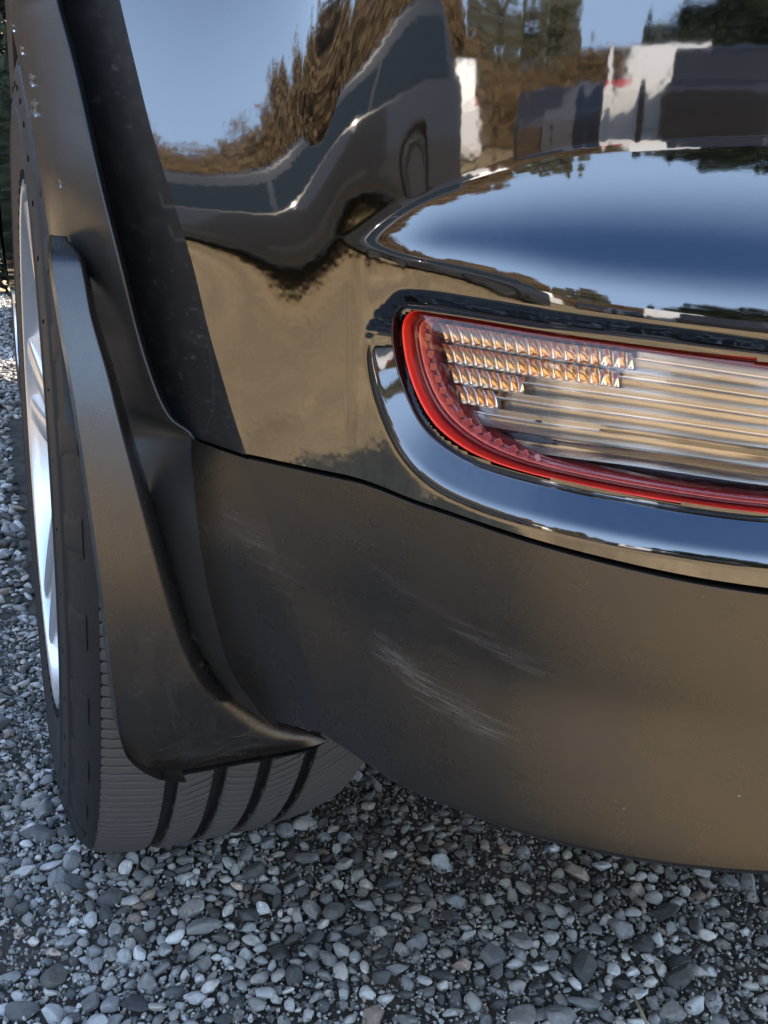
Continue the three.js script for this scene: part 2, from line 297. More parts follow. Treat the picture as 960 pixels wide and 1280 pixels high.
{
  const nt = 400, T = (i) => i / nt * TN;
  const g = grid(nt, 24, (i, j) => [...trimPt(T(i), j / 24), T(i) * .03, j / 24 * .08]);
  const inner = grid(nt, 3, (i, j) => { const A = trimA(T(i)), a = rad(interp(TRC[0], T(i))), r = [0, .002, .004, .0045][j], x = [0, .0015, .006, .05][j]; return [A[0] + x, A[1] - Math.sin(a) * r, A[2] - Math.cos(a) * r, T(i) * .03, j * .01]; });
  inner.index.array.reverse(); inner.computeVertexNormals();
  const IN = [[.053, .4175, .4124], [.0531, .4195, .4124], [.0472, .4243, .3952], [.0434, .4325, .3859], [.0393, .4469, .3785], [.0350, .4652, .3727], [.0290, .4944, .3692], [.0219, .5298, .3635], [.0172, .5615, .3528], [.0139, .5852, .3411], [.0095, .6139, .3222], [.0072, .6374, .3084]];
  const inAt = (t0) => { const t = t0 - OFF; if (t < 0) { const c = trimC(t0), k = Math.min(1, -t), e = IN[0]; return [mix(e[0], c[0] + .006, k), mix(e[1], c[1], k), mix(e[2], c[2] - .010, k)]; } return t > 11 ? (() => { const c = trimC(t0); return [c[0] + .012, c[1], c[2] - .02 * Math.cos(rad(interp(TRC[0], t0)))]; })() : [0, 1, 2].map(k => interp(IN.map((q, i) => [i, q[k]]), t)); };
  const edge = grid(nt, 6, (i, j) => { const C = trimC(T(i)), E = inAt(T(i)), k = j / 6; return j < 2 ? [C[0] + .0006 * j, C[1], C[2] + .0002 * j, T(i) * .03, .08] : [mix(C[0] + .0012, E[0] + .003, (k - .2) / .8), mix(C[1], E[1], k), mix(C[2], E[2], k), T(i) * .03, .08 + k * .05]; });
  mesh('wheel_arch_trim', merge([g, inner, edge]), trimMat, car);
  { const L = []; for (let i = 4; i <= 120; i++) { const c = trimC(OFF + 1 + (i - 4) / 116 * 11); L.push(new THREE.Vector3(c[0] - .0001, c[1], c[2])); } mesh('trim_edge', tube(L, .0007, 6, false, 240), trimMat, car); }
}
// gloss flare between the trim line and the crease: it stands proud of the bumper corner and turns in behind the crease
{
  const E = [[.0072, .6374, .3084], [.0095, .6139, .3222], [.0139, .5852, .3411], [.0172, .5615, .3528], [.0219, .5298, .3635], [.0290, .4944, .3692], [.0350, .4652, .3727], [.0393, .4469, .3785], [.0434, .4325, .3859], [.0472, .4243, .3952], [.0531, .4190, .4124]];
  const DH_ = [.6218, .601, .5755, .5551, .5268, .496, .4703, .4541, .4407, .4310, .4190];
  const eAt = (v) => new THREE.Vector3(...[0, 1, 2].map(k => interp(E.map((q, i) => [i / 10, q[k]]), v))), hAt = (v) => interp(DH_.map((q, i) => [i / 10, q]), v);
  const g = grid(40, 200, (i, j) => {
    const v = 1 - j / 200, u = i / 40, h = hAt(v), d = V(skin(sCrease(h), h, 0)), e = eAt(v), k = mix(-.35, 1, u), p = e.clone().lerp(d, k); // runs on behind the trim
    p.z -= .0012 * sst(.97, 1, u) * 0; return [p.x, p.y, p.z, u * .08, (1 - v) * .24];
  });
  mesh('wheel_arch_flare', g, dusty, car, 'dusty gloss panel in the shade of the arch trim');
  // matte end of the cladding under the flare, from the trim fold to the crease
  const tuck = grid(90, 4, (i, j) => { const a = fold(1 - i / 90), k = j / 4; return [a.x + .012 * k * k, a.y, a.z - .014 * k, ...cuv(-.05, a.y)]; });
  const under = grid(40, 4, (i, j) => { const u = i / 40, s = sCreaseClad(1), a = fold(1), d = V(cladPoint(s, 1, .0003)), p = a.lerp(d, u), k = j / 4; return [p.x + .03 * k * k, p.y - .005 * Math.sin(k * 1.57), p.z - .03 * k * k, ...cuv(mix(s - .05, s, u), p.y)]; });
  mesh('cladding_corner', merge([tuck, under]), cladMat, car);
}

// ------------------------------------------------------------------ mudflap
{
  // [h, left x, right x] of the outer face at z about .39
  const LEFT = [[.2335, .0507], [.2355, .0425], [.2397, .0342], [.2495, .0243], [.2600, .0190], [.2850, .0153], [.3432, .0109], [.4001, .0059], [.4433, .0018], [.4707, -.0012], [.497, -.0030], [.504, -.0018]];
  const RIGHT = [[.2327, .1363], [.2464, .1149], [.26, .0956], [.2791, .0772], [.300, .0646], [.3236, .0546], [.3628, .0431], [.4018, .0327], [.4276, .0262], [.4485, .0217], [.472, .0158], [.4943, .0128], [.5005, .009], [.504, .005]];
  const BOTM = [[.02, .262], [.026, .2440], [.034, .2365], [.05, .2325], [.08, .2330], [.12, .2365], [.15, .2380]];
  const zf = (h) => interp([[.235, .384], [.30, .395], [.37, .402], [.43, .400], [.47, .392], [.505, .380]], h);
  const nu = 40, nv = 120, shape = (u, v, o, ins) => {
    let h = mix(.2335, .5055, v); 
    const xl = interp(LEFT, h) + ins * .3, xr = interp(RIGHT, h) - ins;
    return [mix(xl, xr, u), h, zf(h) + o];
  };
  const prof = (u) => { // height of the face above its backing: thin at the left edge, rounded shoulder at the right
    const x = 1 - u; return .016 * (1 - Math.pow(1 - Math.min(1, x / .28), 2.2)) - .002 * u; };
  const face = grid(nu, nv, (i, j) => {
    const u = 1 - Math.pow(1 - i / nu, 1.6), v = j / nv, topR = 1 - Math.pow(sst(.955, 1, v), 2), botR = 1 - .45 * Math.pow(sst(.05, 0, v), 2);
    const p = shape(u, v, prof(u) * topR * botR * mix(.45, 1, sst(0, .22, v)), 0); return [...p, p[0], p[1]];
  });
  const back = grid(nu, nv, (i, j) => { const p = shape(1 - i / nu, j / nv, -.004, .0002); return [...p, p[0], p[1]]; });
  const side = grid(nv, 2, (i, j) => { const p = shape(0, i / nv, [0, -.002, -.004][j], 0); return [p[0] + [0, -.0004, .0002][j], p[1], p[2] + [prof(0), 0, 0][j] * .0 + (j == 0 ? prof(0) : 0), p[0], p[1]]; });
  const bottom = grid(nu, 3, (i, j) => { const u = i / nu, p = shape(u, 0, 0, 0), k = j / 3; return [p[0], p[1] - .001 * Math.sin(k * 3.1), p[2] + mix(prof(u) * .55, -.004, k), p[0], p[1]]; });
  bottom.index.array.reverse(); bottom.computeVertexNormals();
  const flapTex = (() => {
    const cv = document.createElement('canvas'); cv.width = 512; cv.height = 1024; const c = cv.getContext('2d'); c.fillStyle = 'rgb(36,33,30)'; c.fillRect(0, 0, 512, 1024);
    const X = (x) => (x + .02) / .2 * 512, Y = (h) => (.52 - h) / .32 * 1024;
    for (let i = 0; i < 900; i++) { const v = rr(20, 100); c.fillStyle = `rgba(${v},${v * .95},${v * .9},${rr(.1, .4)})`; c.fillRect(rr(0, 512), rr(0, 1024), rr(.5, 1.6), rr(.5, 1.6)); }
    for (let i = 0; i < 70; i++) { const a = rr(.05, .3), y = Y(rr(.26, .33)), x = X(rr(.02, .075)); c.strokeStyle = `rgba(150,142,135,${a * .35})`; c.lineWidth = rr(1, 6); c.beginPath(); c.moveTo(x, y); c.lineTo(x + rr(-30, 30), y + rr(-45, 10)); c.stroke(); }
    for (let i = 0; i < 60; i++) { const x = X(rr(.03, .12)), y = Y(rr(.236, .258)); c.strokeStyle = `rgba(${rnd() < .5 ? '16,15,14' : '88,82,76'},${rr(.1, .4)})`; c.lineWidth = rr(1, 5); c.beginPath(); c.moveTo(x, y); c.quadraticCurveTo(x + 30, y - rr(5, 20), x + rr(40, 80), y + rr(-8, 8)); c.stroke(); }
    for (let i = 0; i < 60; i++) { const x = X(rr(0, .05)), y = Y(rr(.3, .5)); c.strokeStyle = `rgba(${rnd() < .5 ? '10,10,10' : '130,130,130'},${rr(.15, .5)})`; c.lineWidth = rr(.5, 1.4); c.beginPath(); c.moveTo(x, y); c.lineTo(x + rr(4, 14), y + rr(-1, 4)); c.stroke(); }
    const t = new THREE.CanvasTexture(cv); t.colorSpace = THREE.SRGBColorSpace; return t;
  })();
  const m = cladMat.clone(); m.map = flapTex; m.roughness = .36; m.normalMap = clone(grainTex, 14, 20);
  const g = merge([face, back, side, bottom]), uv = g.attributes.uv;
  for (let i = 0; i < uv.count; i++) uv.setXY(i, (uv.getX(i) + .02) / .2, 1 - (.52 - uv.getY(i)) / .32);
  mesh('mudflap', g, m, car, 'scuffed grey plastic mudflap behind the wheel');
}

// ------------------------------------------------------------------ wheel
function makeWheel(detail) {
  const w = new THREE.Group(); w.name = 'wheel';
  const R = .3435, cx = .107;
  const crown = (x) => R - .011 * Math.pow(Math.abs(x - cx) / .098, 3.2);
  const lathe = (pts, seg = 180) => { const g = new THREE.LatheGeometry(pts.map(p => new THREE.Vector2(p[1], p[0])), seg); g.rotateZ(-Math.PI / 2); return g; };
  // carcass: bead, bulging sidewall with raised rings, groove floor, inner sidewall
  const prof = [[.010, .222], [.0055, .224], [.0035, .229], [.0015, .236], [-.0008, .252], [-.0012, .262], [-.0012, .2655], [-.0022, .2665], [-.0022, .2735], [-.0012, .2745], [-.0008, .284], [.0005, .2905], [-.0004, .2915], [.0008, .3005], [.0028, .302], [.0045, .311], [.0075, .3205], [.0118, .3285], [.0158, .3335], [.0172, .3340], [.018, .331]];
  for (let i = 0; i <= 20; i++) prof.push([mix(.020, .194, i / 20), crown(mix(.020, .194, i / 20)) - .0075]);
  prof.push([.202, .322], [.209, .306], [.2145, .28], [.2150, .262], [.208, .23], [.20, .222]);
  const tyre = mesh('tyre', lathe(prof.slice().reverse(), detail ? 240 : 64), rubber, w);
  const treadMat = rubber.clone(); treadMat.color.setRGB(.085, .08, .072); treadMat.roughness = .8;
  if (detail) { // tread: five ribs of narrow blocks, cut by sipes
    const ribs = [[.0165, .0555, 0, 0.9, 1], [.0645, .0862, .55, .9, 0], [.0956, .117, -.35, .9, 0], [.1262, .1482, .55, .9, 0], [.1575, .2055, .75, .9, -1]];
    for (const [x0, x1, slant, , side] of ribs) {
      const n = side ? 250 : 240, gap = side ? .08 : .15, list = [], nx = 8;
      const P = [], I = [];
      for (let k = 0; k < n; k++) {
        const a0 = (k + gap * rr(.5, 1.6)) / n * 2 * Math.PI, a1 = (k + 1 - gap * rr(.3, 1)) / n * 2 * Math.PI, jit = rr(-.0002, .0002);
        const deep = k % 6 === 0 ? .006 : .0035, base = P.length / 3;
        for (let i = 0; i <= nx; i++) for (const [a, dr] of [[a0, -deep], [a0, -.0004], [mix(a0, a1, .15), 0], [mix(a0, a1, .85), 0], [a1, -.0004], [a1, -deep]]) {
          const x = mix(x0, x1, i / nx), sl = slant * (x - x0) / R + (side ? .004 * Math.sin((x - x0) * 90) : 0), edge = i === 0 || i === nx ? -.0011 : 0;
          const r = crown(x) + dr + edge * (dr > -.001 ? 1 : 0) + jit, t = a + sl; P.push(x, r * Math.sin(t), r * Math.cos(t));
        }
        for (let i = 0; i < nx; i++) for (let q = 0; q < 5; q++) { const a = base + i * 6 + q; I.push(a, a + 1, a + 7, a, a + 7, a + 6); }
        // end walls
        for (const i of [0, nx]) { const b = base + i * 6; const f = [0, 1, 2, 3, 4, 5]; for (let q = 1; q < 5; q++) i ? I.push(b, b + q, b + q + 1) : I.push(b, b + q + 1, b + q); }
      }
      const g = new THREE.BufferGeometry(); g.setAttribute('position', new THREE.Float32BufferAttribute(P, 3)); g.setIndex(I); 
      const f = g.toNonIndexed(); f.computeVertexNormals();
      const uv = new Float32Array(f.attributes.position.count * 2); for (let i = 0; i < uv.length / 2; i++) { uv[2 * i] = f.attributes.position.getX(i) * 40; uv[2 * i + 1] = Math.atan2(f.attributes.position.getY(i), f.attributes.position.getZ(i)) * 12; }
      f.setAttribute('uv', new THREE.BufferAttribute(uv, 2));
      mesh('tread_rib', f, treadMat, w);
      // skirt under the blocks so that rib walls are closed
      mesh('tread_wall', lathe([[x0 + .0003, R - .012], [x0 + .0006, crown(x0) - .0038], [x1 - .0006, crown(x1) - .0038], [x1 - .0003, R - .012]].reverse(), 240), rubber, w);
    }
    const ticks = [];
    for (let k = 0; k < 90; k++) { const b = new THREE.BoxGeometry(.0012, k % 2 ? .006 : .004, .0008); b.translate(k % 2 ? -.0016 : -.0006, k % 2 ? .270 : .2885, 0); b.rotateX(k / 90 * 2 * Math.PI); ticks.push(b); }
    for (let k = 0; k < 64; k++) { const b = new THREE.BoxGeometry(.0035, .005, .0009); b.translate(.0030, .2265, 0); b.rotateX(k / 64 * 2 * Math.PI); ticks.push(b); }
    mesh('sidewall_mark', merge(ticks), darkMat, w);
    for (let k = 0; k < 72; k++) { // shoulder lugs at the edge of the sidewall
      if (k % 2) continue;
      const a = k / 72 * 2 * Math.PI, g = grid(6, 5, (i, j) => { const t = a + mix(.008, .078, i / 6), x = mix(.0022, .0100, j / 5), e = (i % 6 && j % 5) ? .0011 : 0, r = mix(.3025, .3265, j / 5) ; return [x - e, r * Math.sin(t), r * Math.cos(t)]; });
      mesh('shoulder_lug', g, rubber, w);
    }
  }
  const rimProf = [[.0045, .2225], [.0025, .2215], [.0020, .2185], [.004, .2150], [.014, .2120], [.030, .2065], [.055, .2020], [.10, .1960], [.16, .1960], [.20, .212], [.205, .222]];
  const rim = mesh('rim', lathe(rimProf, detail ? 160 : 48), silver, w);
  const hub = lathe([[.022, 0], [.022, .028], [.026, .034], [.040, .050], [.06, .062], [.09, .07]], 40);
  mesh('hub', hub, silver, w);
  for (let k = 0; k < 5; k++) for (const sgn of [-1, 1]) { // five twin spokes
    const pts = []; for (let i = 0; i <= 10; i++) pts.push(i / 10);
    const sp = grid(10, 12, (i, j) => {
      const t = i / 10, r = mix(.035, .2140, t), a = sgn * mix(.20, .15, t) + k * 2 * Math.PI / 5 + 2.97, half = mix(.015, .0155, t), q = j / 12 * 2 * Math.PI;
      const front = mix(.024, .0050, Math.pow(t, .6)), back = front + mix(.03, .026, t), cx2 = (front + back) / 2, hx = (back - front) / 2;
      const x = cx2 - hx * Math.sign(Math.sin(q)) * Math.pow(Math.abs(Math.sin(q)), .5), tt = half * Math.sign(Math.cos(q)) * Math.pow(Math.abs(Math.cos(q)), .5);
      return [x, r * Math.sin(a) + tt * Math.cos(a), r * Math.cos(a) - tt * Math.sin(a)];
    });
    mesh('spoke', sp, silver, w);
  }
  const disc = new THREE.CylinderGeometry(.14, .14, .02, 48); disc.rotateZ(Math.PI / 2); disc.translate(.11, 0, 0);
  mesh('brake_disc', disc, new THREE.MeshStandardMaterial({ color: new THREE.Color(.25, .25, .25), metalness: .9, roughness: .45 }), w);
  return w;
}
{
  const w = makeWheel(true); w.position.set(0, WY, 0); car.add(w);
  const w2 = makeWheel(false);
  for (const [x, z, f] of [[.05, -2.53, 0], [1.72, 0, 1], [1.67, -2.53, 1]]) { const c = w2.clone(); c.position.set(x, WY, z); if (f) c.rotation.y = Math.PI; car.add(c); }
}

// ------------------------------------------------------------------ bumper lamp
{
  const lamp = new THREE.Group(); lamp.name = 'bumper_lamp'; car.add(lamp);
  const n = 240, at = (t, k, o) => { const i = ((t % n) + n) % n, s = mix(OUT[i][0], INN[i][0], k), h = mix(OUT[i][1], INN[i][1], k); return skin(s, h, lampDepth(h) + o); };
  const ring = (prof) => { const g = grid(n, prof.length - 1, (i, j) => [...at(i, prof[j][0], prof[j][1]), i / 10, j / 4]); return g; };
  const gloss = (r, g, b, rough = .08) => new THREE.MeshPhysicalMaterial({ color: new THREE.Color(r, g, b), roughness: rough, clearcoat: 1, clearcoatRoughness: .02 });
  const black = gloss(.006, .005, .005), red = gloss(.92, .035, .018, .3), deep = gloss(.17, .005, .006, .2), pinkish = gloss(.75, .10, .07, .2), tooth = gloss(.26, .008, .010, .25);
  mesh('bezel', ring([[-.10, .0005], [-.06, .0013], [.0, .0012], [.05, -.003], [.12, -.006], [.28, -.007], [.34, -.0045]]), black, lamp);
  mesh('red_ring', ring([[.235, -.010], [.24, -.0030], [.26, -.0012], [.30, -.0004], [.34, -.0010], [.375, -.0028], [.385, -.010]]), red, lamp);
  mesh('dark_ring', ring([[.36, -.0080], [.42, -.0075], [.47, -.0068], [.56, -.0070], [.62, -.0078]]), deep, lamp);
  mesh('inner_ring', ring([[.55, -.012], [.57, -.0052], [.60, -.0040], [.66, -.0036], [.70, -.0048], [.72, -.012]]), deep, lamp);
  mesh('rim_line', ring([[.71, -.012], [.72, -.0060], [.74, -.0050], [.77, -.0060], [.78, -.012]]), pinkish, lamp);
  mesh('reflector_wall', ring([[.74, -.010], [.86, -.010], [1.0, -.011], [1.03, -.022]]), deep, lamp);
  const chrome = new THREE.MeshPhysicalMaterial({ color: new THREE.Color(.66, .64, .62), metalness: 1, roughness: .2 });
  const amber = new THREE.MeshPhysicalMaterial({ color: new THREE.Color(.92, .50, .22), metalness: .85, roughness: .16, clearcoat: .5 });
  // stepped teeth on the dark red wall at the rounded end
  for (let k = 0; k < 15; k++) {
    const i = 196 + k * 3.2, a = at(Math.round(i), .80, -.0085), b = at(Math.round(i), .98, -.0095), p = V(a), q = V(b), len = p.distanceTo(q);
    const g = new RoundedBoxGeometry(len, .0019, .003, 2, .0006); g.lookAt(new THREE.Vector3(-.5, .1, .8)); 
    const m = mesh('red_tooth', new RoundedBoxGeometry(len * 1.2, .0030, .0012, 2, .0004), tooth, lamp); m.position.copy(p.clone().lerp(q, .5));
    const dir = q.clone().sub(p).normalize(), nrm = new THREE.Vector3(-.75, 0, .66), up = nrm.clone().cross(dir).normalize(), z = dir.clone().cross(up);
    m.quaternion.setFromRotationMatrix(new THREE.Matrix4().makeBasis(dir, up, z));
  }
  // reflector: long flutes side by side, by share of the height between the inner outline's lower and upper edge
  const lohi = (s) => { let lo = 1, hi = 0; for (let i = 0; i < n; i++) { const a = INN[i], b = INN[(i + 1) % n]; if ((a[0] - s) * (b[0] - s) <= 0 && a[0] !== b[0]) { const h = mix(a[1], b[1], (s - a[0]) / (b[0] - a[0])); lo = Math.min(lo, h); hi = Math.max(hi, h); } } return [lo, hi]; };
  const rows = 7, top = (s) => interp([[.10, .4792], [.12, .4778], [.145, .4758], [.17, .4741], [.208, .4708], [.26, .466]], s + .0055) + .0012, bot = (s) => interp([[.10, .4310], [.15, .4315], [.176, .4315], [.215, .4300], [.26, .4295]], s + .0055) - .0012;
  for (let r = 0; r < rows; r++) {
    const g = grid(90, 10, (i, j) => {
      const s = mix(.096, .250, i / 90), f = (r + j / 10) / rows; const h = mix(top(s) - .0002, bot(s), f), w = j / 10;
      const o = -.0155 - .0048 * Math.sin(Math.PI * w) + .0028 * w; return [...skin(s, h, lampDepth(h) + o), s * 10, w];
    }, (i, j) => { const s = mix(.096, .250, (i + .5) / 90), f = (r + (j + .5) / 10) / rows, h = mix(top(s), bot(s), f), [lo, hi] = lohi(s); return h > lo - .002 && h < hi + .001; });
    mesh('reflector_flute', g, chrome, lamp);
  }
  // ribbed optics at the rounded end: four rows of pillows, the reflection of an amber bulb put into their colour, clear ridges between
  const amberPale = new THREE.MeshPhysicalMaterial({ color: new THREE.Color(.86, .60, .38), metalness: .9, roughness: .2 }), ridgeMat = new THREE.MeshPhysicalMaterial({ color: new THREE.Color(.92, .91, .90), metalness: .9, roughness: .12 });
  const rowSpan = [[.0955, .165, 16], [.0968, .161, 15], [.0995, .1285, 7], [.103, .1185, 4]];
  rowSpan.forEach(([s0, s1, cnt], r) => {
    for (let k = 0; k < cnt; k++) {
      const a = mix(s0, s1, k / cnt), b = mix(s0, s1, (k + (k / cnt > .8 ? .5 : .72)) / cnt), c = mix(s0, s1, (k + 1) / cnt), lean = .0016, late = k / cnt;
      const pil = (sa, sb, deep, m, nm, lift) => mesh(nm, grid(6, 8, (i, j) => {
        const w = j / 8, u = i / 6, f = (r + .07 + w * .84) / rows, s = mix(sa, sb, u) + lean * (w - .5) * (1 - .5 * late), h = mix(top(s) - .0006, bot(s), f);
        const o = -.0118 - .0011 * Math.sin(Math.PI * w) - .0024 * w + deep * Math.sin(Math.PI * u) + lift; return [...skin(s, h, lampDepth(h) + o), u, w];
      }), m, lamp);
      pil(a, b, -.0006, late > .45 ? amber : amberPale, 'bulb_tinted_pillow', 0); pil(b, c, .0006, ridgeMat, 'clear_ridge', .0004);
    }
  });
  mesh('lamp_housing', grid(60, 16, (i, j) => { const s = mix(.078, .28, i / 60), h = mix(.418, .492, j / 16); return skin(s, h, -.036); }), darkMat, lamp);
  // clear cover over everything inside the bezel
  const lens = new THREE.MeshPhysicalMaterial({ color: 0xffffff, transmission: 1, thickness: 0, roughness: 0, ior: 1.5 });
  const mid = INN.reduce((a, p) => [a[0] + p[0] / n, a[1] + p[1] / n], [0, 0]);
  mesh('clear_lens', grid(n, 14, (i, j) => { const v = j / 14, k = n && ((i % n) + n) % n, s = mix(OUT[k][0], mix(INN[k][0], mid[0], .0) * (1) , 0); // from the bezel to the lamp's long centre line
    const cs = Math.min(.229, Math.max(.112, OUT[k][0])), ch = (lohi(cs)[0] + lohi(cs)[1]) / 2, f = v, ss = mix(mix(OUT[k][0], INN[k][0], .40), cs, f), hh = mix(mix(OUT[k][1], INN[k][1], .40), ch, f);
    return [...skin(ss, hh, lampDepth(hh) - .0022 + .0045 * Math.sin(Math.min(1, v * 1.6) * Math.PI / 2)), ss, hh]; }), lens, lamp);
}

// ------------------------------------------------------------------ rest of the car: body shell by cross-cuts in height, arches cut out
{
  const sideX = [[.28, .055], [.45, .03], [.7, .024], [.9, .035], [1.0, .055], [1.25, .13], [1.42, .20], [1.5, .27], [1.54, .40]];
  const tail = [[.3, 0], [.66, 0], [.8, .012], [1.0, .05], [1.25, .15], [1.42, .24], [1.5, .31], [1.54, .46]];
  const nose = [[.28, -3.22], [.5, -3.32], [.7, -3.30], [.86, -3.12], [.97, -2.45], [1.02, -2.1], [1.25, -1.7], [1.42, -1.35], [1.5, -1.15], [1.54, -1.0]];
  const NR = 40, NSD = 30, NF = 20, half = NR + NSD + NF;
  const outline = (y, inset = 0) => {
    const P = [], sx = interp(sideX, y) + inset, tl = interp(tail, y), nz = interp(nose, y), hh = Math.min(.655, Math.max(.415, y)), ins = y < .6 ? .026 : y < .66 ? mix(.026, .001, (y - .6) / .06) : .001;
    for (let i = 0; i <= NR; i++) { const s = mix(SMID, -.09, i / NR), p = place(s, y, (y > .415 ? offs(s, hh) : 0) - ins); let x = Math.max(p[0], sx), z = p[2] - tl; const k = (x - .86) / .86; x = .86 + (x - .86) * ((.86 - Math.max(sx, p[0] + tl * .5)) / Math.max(.02, .86 - x) > 1 ? 1 : Math.max(.05, (.86 - Math.max(sx, p[0] + tl * .5)) / Math.max(.02, .86 - x))); P.push([x, z]); }
    const last = P[P.length - 1];
    for (let i = 1; i <= NSD; i++) { const t = i / NSD, z = mix(last[1], nz + .55, t); P.push([mix(last[0], sx, sst(0, .12, t)), z]); }
    for (let i = 1; i <= NF; i++) { const a = i / NF * Math.PI / 2; P.push([.86 - (.86 - sx) * Math.pow(Math.cos(a), .55), nz + .55 - .55 * Math.pow(Math.sin(a), .8)]); }
    return P;
  };
  const shell = (y0, y1, rowsN, cap0, cap1, inset) => {
    const ys = []; for (let j = 0; j <= rowsN; j++) ys.push(mix(y0, y1, j / rowsN));
    const ring = (y) => { const p = outline(y, inset), q = p.slice(1, -1).reverse().map(a => [1.72 - a[0], a[1]]); return [...p, ...q]; };
    const R0 = ys.map(ring), m = R0[0].length, g = grid(m, rowsN, (i, j) => { const p = R0[j][i % m]; return [p[0], ys[j], p[1], i / 20, ys[j]]; });
    const gs = [g];
    const cap = (j, up) => { const c = grid(half, 1, (i, k) => { const p = R0[j][i]; return [k ? 1.72 - p[0] : p[0], ys[j], p[1]]; }); if (up) { c.index.array.reverse(); c.computeVertexNormals(); } return c; };
    if (cap0) gs.push(cap(0, false)); if (cap1) gs.push(cap(rowsN, true));
    return merge(gs);
  };
  const lower = shell(.30, .97, 26, true, true);
  const ev = new Evaluator(); ev.attributes = ['position', 'normal', 'uv'];
  let b = new Brush(lower, paint); b.updateMatrixWorld();
  for (const [x, z] of [[.10, 0], [1.62, 0], [.10, -2.53], [1.62, -2.53]]) {
    const c = new THREE.CylinderGeometry(.392, .392, .50, 64); c.rotateZ(Math.PI / 2); c.translate(x, WY, z); const d = new Brush(c, paint); d.updateMatrixWorld();
    b = ev.evaluate(b, d, SUBTRACTION); b.updateMatrixWorld();
  }
  const bg = b.geometry; bg.clearGroups(); mesh('body', bg, paint, car);
  mesh('window', shell(.972, 1.40, 14, false, false), glassDark, car);
  mesh('roof', shell(1.402, 1.54, 8, false, true), paint, car);
  // wheel wells and underbody, black
  for (const [x, z] of [[.10, 0], [1.62, 0], [.10, -2.53], [1.62, -2.53]]) { const c = new THREE.CylinderGeometry(.384, .384, .40, 48, 1, true, -Math.PI * .62, Math.PI * 1.24); c.rotateZ(Math.PI / 2); c.rotateX(0); c.translate(x + (x < .8 ? .13 : -.13), WY, z); }
  const liner = (x0, x1, z) => grid(40, 4, (i, j) => { const a = mix(16, 192, i / 40); return [mix(x0, x1, j / 4), WY + .381 * Math.sin(rad(a)), z + .381 * Math.cos(rad(a))]; });
  mesh('wheel_liner', merge([liner(.012, .38, 0), liner(1.34, 1.708, 0), liner(.06, .38, -2.53), liner(1.34, 1.66, -2.53)]), darkMat, car);
  mesh('underbody', merge([box(1.1, .10, 3.4, .86, .26, -1.3, .02), box(1.2, .04, .25, .86, .29, .50, .01), box(.06, .36, .05, .40, .40, -.02), box(1.2, .06, .06, .86, WY - .05, 0)]), darkMat, car);
}
// water drops left on the trim
{
  const drop = new THREE.SphereGeometry(1, 16, 12), m = new THREE.MeshPhysicalMaterial({ color: 0xffffff, transmission: 1, thickness: .002, roughness: 0, ior: 1.33 });
  for (const [t, v, r] of [[9.3, .42, .0012], [8.6, .50, .0018], [8.0, .45, .0024], [6.9, .62, .0012], [9.9, .3, .0011]]) {
    const p = trimPt(OFF + t, v), d = mesh('water_drop', drop, m, car); d.scale.set(r * .8, r * 1.5, r * .7); d.position.set(p[0] - .0004, p[1], p[2] + .0006);
  }
}
//@@ENV
// ------------------------------------------------------------------ ground and gravel
const soilTex = dataTex(512, 512, (x, y) => { const v = .35 + .4 * nd(x, y) + .3 * na(x, y) + .3 * nc(x, y), b = v * 80; return [b * 1.06, b * .95, b * .80]; }, true);
const lotTex = dataTex(512, 512, (x, y) => { const v = .62 + .3 * nd(x, y) + .2 * nb(x, y) + .25 * ne(x, y); return [166 * v, 143 * v, 106 * v]; }, true);
const ground = new THREE.Mesh(new THREE.CircleGeometry(1500, 64).rotateX(-Math.PI / 2), new THREE.MeshStandardMaterial({ map: clone(lotTex, 900, 900), roughness: .95 }));
ground.name = 'ground'; ground.receiveShadow = true; ground.userData.kind = 'structure'; scene.add(ground);
let bed;
{
  bed = new THREE.Mesh(grid(150, 260, (i, j) => { const x = mix(-1.5, 1.5, i / 150), z = mix(.95, -13, j / 260); return [x, .004 + .006 * (N3(x * 6, z * 6, 3) + .5 * N3(x * 19, z * 19, 8)) * sst(0, .3, 1.5 - Math.abs(x)), z, x * 3, z * 3]; }),
    new THREE.MeshStandardMaterial({ map: soilTex, roughness: .92, bumpMap: clone(smudge, 2, 2), bumpScale: .004 }));
  bed.name = 'gravel_bed'; bed.receiveShadow = true; bed.userData.kind = 'structure'; scene.add(bed);
}
